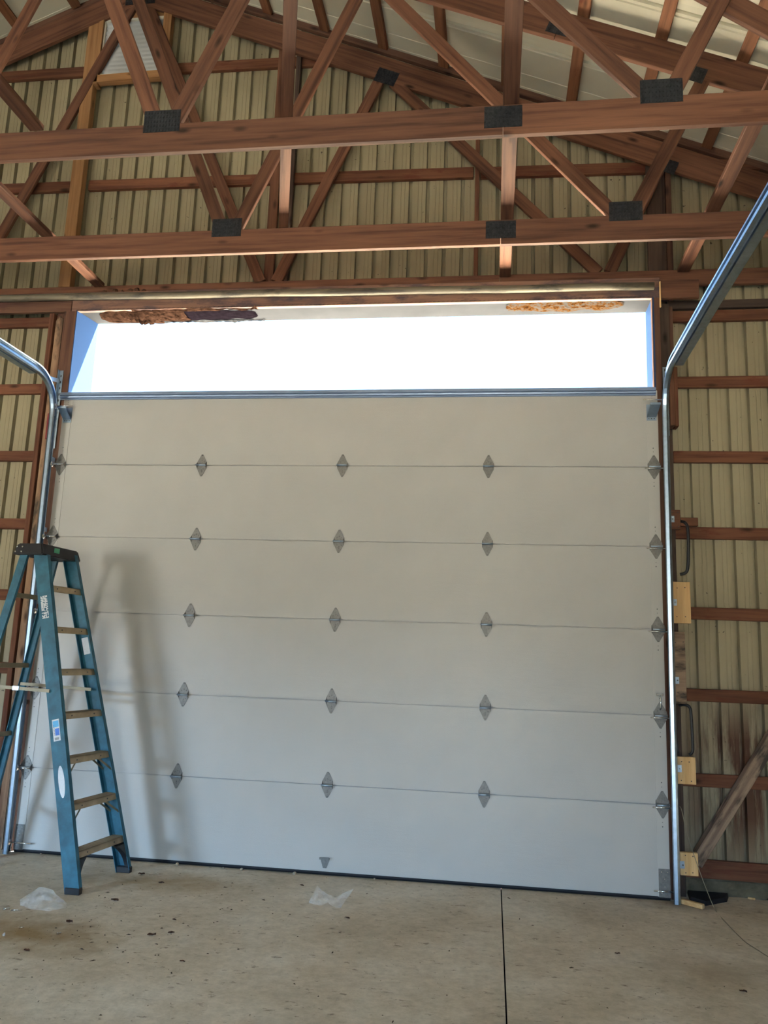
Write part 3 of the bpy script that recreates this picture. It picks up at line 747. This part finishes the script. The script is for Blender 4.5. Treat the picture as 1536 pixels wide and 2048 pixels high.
for z in (0.22, 0.86, 1.47, 2.03, 2.65):
    b_ = box('jamb_bracket', (4.945, -0.004, z-0.024), (4.975, 0.0, z+0.024), M['galv'], trk); tube('bolt', [(4.962, -0.006, z), (4.962, -0.011, z)], 0.006, M['zinc'], b_, 6)
    b2 = box('jamb_bracket', (4.925, -0.05, z-0.012), (4.929, 0.0, z+0.012), M['galv'], trk)
for z in (0.5, 1.1, 1.9, 2.5, 3.1):
    box('jamb_bracket', (-0.056, -0.05, z-0.018), (-0.053, 0.05, z+0.018), M['galv'], tl)
o = box('red_rag_mark', (-0.135, -0.012, 3.27), (-0.105, 0.022, 3.50), M['rust_red'], bev=0.008); tag(o, 'dark red cloth strip tucked behind the track at the curve', 'cloth')

# ------------------------------------------------------------------ blocks and hoses right of the door
def wblock(x0, x1, z0, z1, mat, label, y0=0.004, y1=0.042):
    b_ = box('wood_block', (x0, y0, z0), (x1, y1, z1), mat, bev=0.002)
    tag(b_, label, 'wood block', 'wood blocks beside the right track')
    for q in range(4):
        x = x0+(x1-x0)*(0.22 if q % 2 else 0.72)+random.uniform(-.01, .01); z = z0+(z1-z0)*(0.15 if q < 2 else 0.85)+random.uniform(-.006, .006)
        tube('screw_head', [(x, y0+.001, z), (x, y0-0.0012, z)], 0.004, M['print'], b_, 8)
wblock(4.947, 5.020, 2.575, 2.722, M['truss'], 'small reddish wood block under the track next to the upper black hose')
wblock(4.944, 5.074, 1.880, 2.182, M['fresh'], 'large pale wood block with dark grain below the upper black hose')
wblock(4.944, 5.026, 1.305, 1.818, M['grey'], 'tall narrow brown wood block beside the door pull handle')
wblock(4.944, 5.072, 0.755, 0.940, M['fresh'], 'square pale wood block at the foot of the lower black hose')
wblock(4.950, 5.068, 0.150, 0.300, M['fresh'], 'square pale wood block nearest the floor beside the track')
o = box('wood_block', (5.045, 0.20, 2.635), (5.195, 0.242, 2.70), M['truss'], bev=0.002); tag(o, 'flat reddish wood block resting on the girt behind the upper hose', 'wood block')
for x0, x1, lb in ((4.978, 5.014, 'short upright board behind the track curve, paler of the pair'), (5.018, 5.046, 'short upright board behind the track curve, darker and redder of the pair')):
    o = board('short_board', ((x0+x1)/2, 0.095 if x0 < 5 else 0.115, 3.39), ((x0+x1)/2, 0.095 if x0 < 5 else 0.115, 3.87), x1-x0, 0.10, M['truss'] if x0 < 5 else M['girt']); tag(o, lb, 'board')
def smooth(pts, n=6):
    P_ = [V(q) for q in pts]; out = []
    for i in range(len(P_)-1):
        p0, p1, p2, p3 = P_[max(i-1, 0)], P_[i], P_[i+1], P_[min(i+2, len(P_)-1)]
        for k in range(n):
            t = k/n; out.append(0.5*((2*p1)+(p2-p0)*t+(2*p0-5*p1+4*p2-p3)*t*t+(3*p1-p0-3*p2+p3)*t**3))
    return out+[P_[-1]]
o = tube('black_hose', smooth([(5.03, 0.10, 2.70), (5.035, 0.09, 2.655), (5.065, 0.06, 2.635), (5.082, 0.05, 2.58), (5.080, 0.05, 2.40), (5.072, 0.05, 2.29), (5.055, 0.06, 2.255), (5.02, 0.07, 2.245)]), 0.0115, M['hose'], seg=10); tag(o, 'upper black hose bent like a hook beside the small reddish block', 'hose', 'black hoses beside the right track')
o = tube('black_hose', smooth([(4.99, 0.09, 1.29), (5.02, 0.07, 1.298), (5.055, 0.06, 1.285), (5.064, 0.055, 1.22), (5.068, 0.055, 1.05), (5.066, 0.06, 0.975), (5.045, 0.07, 0.95)]), 0.0105, M['hose'], seg=10); tag(o, 'lower black hose looping down to the square pale block', 'hose', 'black hoses beside the right track')
o = tube('dark_rope', smooth([(4.965, 0.1, 1.30), (4.96, 0.075, 1.1), (4.972, 0.07, 0.96)]), 0.006, M['hose'], seg=8); tag(o, 'thin dark rope hanging between wood blocks behind the track', 'rope')
o = board('diagonal_brace', (5.085, 0.17, 0.20), (6.45, 0.17, 2.36), 0.085, 0.085, M['grey']); tag(o, 'weathered square timber leaning diagonally against the steel wall right of the door', 'timber brace')
o = board('diagonal_brace', (-0.30, 0.16, 0.16), (-1.5, 0.16, 2.2), 0.085, 0.085, M['dark']); tag(o, 'dark square timber leaning diagonally against the steel wall behind the ladder', 'timber brace')

# ------------------------------------------------------------------ step ladder
ld = empty('step_ladder', (0.45, -0.6, ZF), 'blue fibreglass step ladder with grey steps and a black top cap', 'ladder')
NF0, NF1 = V((0.972, -0.900, ZF+.012)), V((0.415, -0.790, 2.22))
FF0, FF1 = V((1.045, -0.285, ZF+.012)), V((0.455, -0.425, 2.22))
NB0, NB1 = V((-0.12, -0.885, ZF+.012)), V((0.30, -0.79, 2.22))
FB0, FB1 = V((-0.09, -0.295, ZF+.012)), V((0.335, -0.43, 2.22))
def rail(name, p0, p1, sgn, wd, fl_, th=0.004, front=True):
    """C-channel: web on the outer side (sgn*y), flanges pointing inward"""
    d = (p1-p0).normalized(); o_ = V((0, sgn, 0)); o_ = (o_-d*o_.dot(d)).normalized(); wv = d.cross(o_)
    pts = [(-wd/2, -fl_), (-wd/2, 0), (wd/2, 0), (wd/2, -fl_), (wd/2-th, -fl_), (wd/2-th, -th), (-wd/2+th, -th), (-wd/2+th, -fl_)]
    bm = bmesh.new(); L = (p1-p0).length
    A = [bm.verts.new((0, v, u)) for u, v in pts]; B = [bm.verts.new((L, v, u)) for u, v in pts]
    bm.faces.new(A); bm.faces.new(B[::-1])
    for i in range(8): bm.faces.new((A[i], B[i], B[(i+1) % 8], A[(i+1) % 8]))
    W = Matrix(((d.x, o_.x, wv.x, p0.x), (d.y, o_.y, wv.y, p0.y), (d.z, o_.z, wv.z, p0.z), (0, 0, 0, 1)))
    r_ = obj(name, frm(bm, name), M['blue'], ld, W)
    return r_, W
rn, Wn = rail('front_rail', NF0, NF1, -1, 0.102, 0.042)
rf, Wf = rail('front_rail', FF0, FF1, 1, 0.102, 0.042)
bnr, Wbn = rail('rear_rail', NB0, NB1, -1, 0.056, 0.026)
bfr, Wbf = rail('rear_rail', FB0, FB1, 1, 0.056, 0.026)
for p, s in ((NF0, 1), (FF0, 1), (NB0, .65), (FB0, .65)):
    sg = -1 if p.y < -.6 else 1
    bm = bmesh.new(); bx(bm, (-0.052*s, -0.020, -0.012), (0.052*s, 0.020, 0.030)); bmesh.ops.bevel(bm, geom=list(bm.edges), offset=0.004, segments=1, affect='EDGES')
    obj('foot', frm(bm, 'foot'), M['black'], ld, T((p.x, p.y-sg*0.017, p.z)))
def lerp(a, b, z): return a+(b-a)*((z-a.z)/(b.z-a.z))
for i in range(7):
    z = 0.222+0.2917*i
    a, b = lerp(NF0, NF1, z), lerp(FF0, FF1, z)
    d = (b-a); d.z = 0; L = d.length; d.normalize()
    W = Matrix(((d.y, d.x, 0, (a.x+b.x)/2), (-d.x, d.y, 0, (a.y+b.y)/2), (0, 0, 1, z), (0, 0, 0, 1)))
    bm = bmesh.new(); bx(bm, (-0.044, -L/2+.006, -0.003), (0.044, L/2-.006, 0.003)); bx(bm, (0.040, -L/2+.006, -0.040), (0.044, L/2-.006, 0.003)); bx(bm, (-0.044, -L/2+.006, -0.034), (-0.041, L/2-.006, 0.003))
    for k in range(5): bx(bm, (-0.036+.016*k, -L/2+.01, 0.003), (-0.030+.016*k, L/2-.01, 0.0045))
    s_ = obj('step', frm(bm, 'step'), M['step'], ld, W)
    for u in (-0.25, 0.28):
        tube('rivet', [W @ V((0.043, u*L, -0.018)), W @ V((0.047, u*L, -0.018))], 0.005, M['print'], s_, 8)
    if i in (1, 2):
        for sg in (-1, 1):
            for xo in (0.034, -0.030):
                p0_ = W @ V((xo, sg*L*0.24, -0.03)); q = lerp(NF0, NF1, z-0.125) if sg < 0 else lerp(FF0, FF1, z-0.125)
                board('step_brace', p0_, q+V((xo, -sg*0.010, 0)), 0.014, 0.003, M['brace_al'], s_, side=(1, 0, 0), bev=0)
    if i == 0:
        for sg in (-1, 1):   # curved black foot braces under the lowest step
            bot = (NF0 if sg < 0 else FF0)
            outer, inner = [], []
            for k in range(9):
                t = k/8; zz = bot.z+0.02+(z-0.045-bot.z-0.02)*t
                e = lerp(NF0, NF1, zz) if sg < 0 else lerp(FF0, FF1, zz)
                outer.append(e+V((0, -sg*0.006, 0))); inner.append(e+V((0, -sg*(0.022+0.125*t**2.6), 0)))
            vv = [q+V((dx, 0, 0)) for dx in (0.012, 0.050) for q in outer+inner]; n_ = 9; ff = []
            for k in range(8):
                ff += [(k, k+1, n_+k+1, n_+k), (18+k, 18+n_+k, 18+n_+k+1, 18+k+1), (n_+k, n_+k+1, 18+n_+k+1, 18+n_+k), (k, 18+k, 18+k+1, k+1)]
            ff += [(8, 26, 35, 17), (0, 9, 27, 18)]
            obj('foot_brace', mesh('foot_brace', vv, ff), M['black'], s_)
for z in (0.40, 0.90, 1.40, 1.90):
    a, b = lerp(NB0, NB1, z), lerp(FB0, FB1, z)
    board('rear_bar', a+V((0, .006, 0)), b-V((0, .006, 0)), 0.034, 0.012, M['brace_al'], ld, side=(1, 0, 0.2), bev=0)
for A0, A1, B0, B1, sg in ((NF0, NF1, NB0, NB1, -1), (FF0, FF1, FB0, FB1, 1)):
    a, b = lerp(A0, A1, 1.245), lerp(B0, B1, 1.265); yo = V((0, sg*0.014, 0)) if sg < 0 else V((0, -0.045, 0))
    s_ = board('spreader', a+yo+V((-0.02 if sg < 0 else 0, 0, 0)), b+yo, 0.022, 0.007, M['brace_al'], ld, bev=0)
    m_ = (a+b)/2+yo
    box('spreader_joint', m_-V((0.026, 0.008, 0.016)), m_+V((0.026, 0.008, 0.016)), M['galv'], s_, 0.003)
# top cap
c0, c1 = V((0.362, -0.610, 0)), None
ax = ((FF1+FB1)-(NF1+NB1)); ax.z = 0; ax.normalize(); ay = V((-ax.y, ax.x, 0)); 
def capW(): 
    e = -ay
    return Matrix(((ax.x, e.x, 0, 0.372), (ax.y, e.y, 0, -0.608), (0, 0, 1, 2.185), (0, 0, 0, 1)))
CW = capW()
bm = bmesh.new()
v = bx(bm, (-0.232, -0.125, 0.0), (0.232, 0.125, 0.082))
for q in v:
    if q.co.z > 0.05: q.co.x *= 0.93; q.co.y *= 0.80
bmesh.ops.bevel(bm, geom=list(bm.edges), offset=0.008, segments=2, affect='EDGES')
cap = obj('top_cap', frm(bm, 'top_cap'), M['black'], ld, CW)
for u, zz in ((-0.09, .055), (-0.045, .055), (-0.10, .02), (-0.05, .02)):
    tube('rivet', [CW @ V((-0.225, u, zz)), CW @ V((-0.236, u, zz))], 0.006, M['zinc'], cap, 8)
def decal(name, Wr, rect, off, mat, parent):
    """thin sticker on the outer web of a rail; rect = (along0, along1, across0, across1)"""
    a0, a1, u0_, u1_ = rect
    bm = bmesh.new(); bx(bm, (a0, 0.0002, u0_), (a1, off, u1_))
    return obj(name, frm(bm, name), mat, parent, Wr)
# stickers on the near front rail
def along(z): return (z-NF0.z)/((NF1-NF0).normalized().z)
dl = decal('sticker', Wn, (along(0.92), along(1.06), -0.028, 0.022), 0.0012, M['sticker'], rn)
decal('sticker_print', Wn, (along(0.955), along(1.0), -0.012, 0.018), 0.0018, M['sticker_blue'], rn)
decal('sticker_print', Wn, (along(1.01), along(1.05), -0.024, 0.018), 0.0018, M['sticker_cyan'], rn)
bm = bmesh.new()
for k in range(9): bx(bm, (along(0.927), 0.0002, -0.018+0.0035*k), (along(0.943), 0.0019, -0.0165+0.0035*k))
for k in range(7): bx(bm, (along(0.96)+k*.010, 0.0002, -0.022), (along(0.96)+k*.010+.004, 0.0019, -0.015))
obj('sticker_bars', frm(bm, 'sticker_bars'), M['print'], rn, Wn)
# oval worn sticker
bm = bmesh.new(); cz_ = along(0.66); pts = [(cz_+0.105*math.cos(k*math.pi/12), 0.022*math.sin(k*math.pi/12)) for k in range(24)]
A = [bm.verts.new((x, 0.0014, z)) for x, z in pts]; B = [bm.verts.new((x, 0.0, z)) for x, z in pts]; bm.faces.new(A)
for k in range(24): bm.faces.new((A[k], B[k], B[(k+1) % 24], A[(k+1) % 24]))
obj('oval_sticker', frm(bm, 'oval_sticker'), M['sticker'], rn, Wn)
# flaking white sticker high on the near rail: scattered patches
bm = bmesh.new(); rs = random.Random(3)
for i in range(26):
    for j in range(7):
        if rs.random() < 0.66:
            a0 = along(1.74)+i*0.0062; u_ = -0.030+j*0.007
            bx(bm, (a0, 0.0002, u_), (a0+0.0066, 0.0012, u_+0.0074))
obj('flaking_sticker', frm(bm, 'flaking_sticker'), M['sticker'], rn, Wn)
def alongF(z): return (z-FF0.z)/((FF1-FF0).normalized().z)
decal('sticker', Wf, (alongF(1.50), alongF(1.61), -0.02, 0.03), 0.0012, M['sticker'], rf)
bm = bmesh.new(); bx(bm, (alongF(1.50), -0.0056, -0.022), (alongF(1.62), -0.0042, 0.028)); obj('sticker', frm(bm, 'sticker'), M['sticker'], rf, Wf)
bm = bmesh.new(); q = CW
bx(bm, (-0.095, 0.117, 0.030), (-0.035, 0.1195, 0.065)); obj('green_sticker', frm(bm, 'green_sticker'), M['green'], cap, CW)

# ------------------------------------------------------------------ things on the floor
def bag(c, pts, tris, seed, label):
    """crumpled film: a coarse facet mesh, each facet dimpled"""
    bm = bmesh.new(); v = [bm.verts.new(p) for p in pts]
    for t in tris: bm.faces.new([v[k] for k in t])
    bmesh.ops.subdivide_edges(bm, edges=list(bm.edges), cuts=2, use_grid_fill=True)
    for q in bm.verts:
        d = 0.010*noise.noise(q.co*38+V((seed, 0, 0)))
        q.co += V((d, d*.6, abs(d)*0.8 if q.co.z < .004 else d)); q.co.z = max(q.co.z, 0.001)
    bmesh.ops.triangulate(bm, faces=list(bm.faces))
    o = obj('plastic_bag', frm(bm, 'plastic_bag'), M['bag'], None, T((c[0], c[1], ZF))); tag(o, label, 'plastic bag')
bag((2.62, -0.66), [(-.135, -.02, .002), (-.095, .03, .105), (-.035, .02, .060), (-.005, -.03, .020), (-.05, -.07, .004), (-.07, -.03, .045), (.02, .01, .038), (.06, -.08, .002), (.085, -.065, .004), (.085, -.01, .055), (.15, .04, .098), (.10, .05, .02), (-.07, .08, .002), (.03, .08, .002)],
    [(0, 5, 1), (0, 4, 5), (4, 3, 5), (5, 3, 2), (5, 2, 1), (3, 6, 2), (3, 7, 6), (7, 8, 9), (7, 9, 6), (8, 10, 9), (6, 9, 10), (6, 10, 11), (1, 2, 12), (2, 6, 13), (2, 13, 12), (6, 11, 13)], 1.3, 'crumpled clear plastic bag lying below the lift handle of the door')
bag((0.93, -1.17), [(-.155, .0, .030), (-.06, .05, .100), (.03, .05, .085), (.11, .0, .045), (.17, -.03, .015), (.09, -.08, .003), (-.03, -.07, .003), (-.11, -.04, .004), (-.03, -.02, .070), (.05, -.03, .062), (-.08, .12, .002), (.10, .10, .002)],
    [(0, 8, 1), (0, 7, 8), (7, 6, 8), (6, 9, 8), (6, 5, 9), (5, 3, 9), (5, 4, 3), (8, 9, 2), (8, 2, 1), (9, 3, 2), (1, 2, 11), (1, 11, 10), (0, 1, 10), (2, 3, 11), (3, 4, 11)], 5.1, 'crumpled clear plastic bag lying by the ladder foot and bolts')
def bolt(c, L, ang, label):
    b_ = empty('bolt', (c[0], c[1], ZF), label, 'bolt', 'loose bolts on the floor')
    d = V((math.cos(ang), math.sin(ang), 0)); p = V((c[0], c[1], ZF+0.006))
    tube('shank', [p, p+d*L], 0.004, M['zinc'], b_, 8)
    tube('head', [p-d*0.006, p], 0.008, M['zinc'], b_, 6, False)
bolt((0.745, -1.28), 0.03, 0.9, 'loose shiny bolt on the floor near the ladder'); bolt((0.80, -1.29), 0.06, 0.35, 'long loose bolt lying beside the plastic bag by the ladder')
for c, a in (((1.27, -1.60), 1.2), ((1.02, -1.56), 0.6), ((1.0, -1.68), 2.0)): bolt(c, 0.022, a, 'short loose screw on the brown stained floor')
def leaf(c, s, a, seed, label=None):
    vv, ff = [], []
    n_ = 7
    for i in range(n_+1):
        u = i/n_; wd = 0.30*math.sin(math.pi*u)*(1+0.5*noise.noise((u*4, seed, 0)))+0.02
        for v_ in (-1, 0, 1): vv.append(((u-.5), v_*wd, 0.10+0.14*abs(v_)+0.12*noise.noise((u*3, v_, seed))))
    for i in range(n_):
        for j in range(2): q = i*3+j; ff.append((q, q+3, q+4, q+1))
    s *= 0.6; me = mesh('dry_leaf', [(x*s, y*s, z*s) for x, y, z in vv], ff)
    o = obj('dry_leaf', me, M['leaf'], None, T((c[0], c[1], ZF)) @ Matrix.Rotation(a, 4, 'Z')); tag(o, label or 'small dark dry leaf on open concrete away from the door', 'leaf', 'dry leaves on the floor')
for i, (c, s) in enumerate((((1.19, -0.33), .075), ((2.35, -0.30), .05), ((1.41, -0.5), .07), ((1.29, -0.95), .09), ((1.86, -1.43), .06), ((1.77, -1.49), .08), ((1.79, -1.21), .05), ((1.25, -1.87), .07), ((1.23, -1.40), .08), ((2.78, -0.92), .06), ((2.08, -1.82), .05), ((4.35, -1.15), .05), ((4.9, -1.55), .06))):
    leaf(c, s, random.uniform(-.5, .5), i*3.3, {0: 'dark dry leaf on the floor just past the ladder foot nearest the door', 1: 'small dry leaf on the floor between the plastic bag and the door seal', 3: 'curled dark dry leaf beside the front ladder foot', 9: 'dry leaf on the floor just beyond the plastic bag under the lift handle', 11: 'dry leaf on the floor between the control joint and the steel cable', 12: 'dry leaf lying by the trailing end of the steel cable'}.get(i))
for i, x in enumerate((0.24, 0.90, 1.33, 1.69, 1.83, 2.23, 2.82)):
    bm = bmesh.new(); bmesh.ops.create_icosphere(bm, subdivisions=2, radius=0.009+0.003*(i % 3))
    for v in bm.verts: v.co *= 1+0.3*noise.noise(v.co*60+V((i, 0, 0))); v.co.z *= 0.75
    o = obj('stone', frm(bm, 'stone', True), M['stone'], None, T((x, -0.022-0.01*(i % 2), ZF+0.009))); tag(o, 'small round stone on the floor along the black door seal', 'stone', 'small stones along the door seal')
# fine dirt specks nobody could count
bm = bmesh.new(); rs = random.Random(11)
for i in range(900):
    x, y = rs.uniform(-0.3, 5.9), rs.uniform(-3.2, -0.03)
    if rs.random() < .35: x, y = rs.gauss(1.3, .55), rs.gauss(-1.3, .5)
    if y > -0.03 or abs(x-JX) < .02 or (x > 4.85 and y > -1.9) or (abs(x-2.62) < .2 and abs(y+.66) < .16) or (abs(x-.93) < .24 and abs(y+1.17) < .18) or (x < 1.12 and y > -.97): continue
    s = min(rs.expovariate(1/.0022)+.0014, .008); a = rs.uniform(0, 3.14); l_ = s*rs.choice((1, 1.3, 2.5))
    Mx = T((x, y, ZF+0.0005)) @ Matrix.Rotation(a, 4, 'Z')
    n5 = rs.choice((4, 5, 6)); ring = [Mx @ V((l_*math.cos(2*math.pi*k/n5)*rs.uniform(.5, 1.1), s*.6*math.sin(2*math.pi*k/n5)*rs.uniform(.5, 1.1), 0)) for k in range(n5)]
    tp_ = bm.verts.new(Mx @ V((rs.uniform(-.3, .3)*l_, 0, s*.6))); rv = [bm.verts.new(q) for q in ring]
    for k in range(n5): bm.faces.new((rv[k], rv[(k+1) % n5], tp_))
o = obj('floor_debris', frm(bm, 'floor_debris'), painted('dirt_crumbs', (0.055, 0.038, 0.026), 0.9, 0.5, 9, 0.1)); tag(o, 'scattered dirt crumbs and bits on the concrete floor', 'debris', kind='stuff')
# offcut, stick, mat, pebble, cable
p0, p1 = V((4.945, -0.035, ZF+.018)), V((5.06, -0.135, ZF+.018))
o = board('wood_offcut', p0, p1, 0.034, 0.03, M['fresh'], side=(0, 0, 1)); tag(o, 'pale square wood offcut lying at the foot of the track', 'wood offcut')
o = board('wood_stick', (5.445, 0.215, ZF+.008), (5.49, 0.195, ZF+.008), 0.016, 0.012, M['fresh'], side=(0, 0, 1)); tag(o, 'tiny pale wood stick lying against the foundation right of the door', 'wood stick')
bm = bmesh.new()
add = [(5.02, 0.05), (5.10, -0.04), (5.27, 0.10), (5.31, 0.215), (5.04, 0.215)]
A = [bm.verts.new((x, y, ZF+0.030)) for x, y in add]; B = [bm.verts.new((x+(x-5.15)*.03, y, ZF)) for x, y in add]
bm.faces.new(A); bm.faces.new(B[::-1])
for k in range(5): bm.faces.new((A[k], B[k], B[(k+1) % 5], A[(k+1) % 5]))
o = obj('rubber_mat', frm(bm, 'rubber_mat'), M['rubber']); tag(o, 'thick black rubber pad on the floor in the corner below the lowest block', 'rubber mat')
bm = bmesh.new(); bmesh.ops.create_icosphere(bm, subdivisions=2, radius=0.03)
for v in bm.verts: v.co.z *= 0.35; v.co *= 1+.2*noise.noise(v.co*30)
o = obj('dark_pebble', frm(bm, 'dark_pebble', True), M['leaf'], None, T((5.60, 0.20, ZF+.01))); tag(o, 'dark flat pebble by the foundation right of the door', 'stone')
o = tube('lift_cable', smooth([(4.945, -0.045, 0.612), (4.955, -0.07, 0.58), (4.975, -0.09, 0.46), (5.03, -0.10, 0.27), (5.09, -0.12, 0.09), (5.135, -0.14, ZF+.004), (5.13, -0.40, ZF+.004), (5.135, -0.65, ZF+.004), (5.16, -0.85, ZF+.004), (5.30, -1.25, ZF+.004), (5.7, -1.7, ZF+.004)], 8), 0.0028, M['brace_al'], seg=6); tag(o, 'thin steel lift cable drooping from the lowest roller onto the floor', 'cable')

bm = bmesh.new()
for k, (x, r_) in enumerate(((0.20, .018), (0.30, .024), (0.37, .016), (0.44, .022), (0.50, .026), (0.57, .018))):
    t_ = bmesh.ops.create_icosphere(bm, subdivisions=2, radius=r_, matrix=T((x, 0.105, 4.640+r_*.5)))
for v in bm.verts: v.co += V((0.012, 0.008, 0.010))*noise.noise(v.co*55)
o = obj('nest_debris', frm(bm, 'nest_debris'), M['leaf']); tag(o, 'dark crumbling nest debris on top of the header near the ladder side brace', 'debris', kind='stuff')
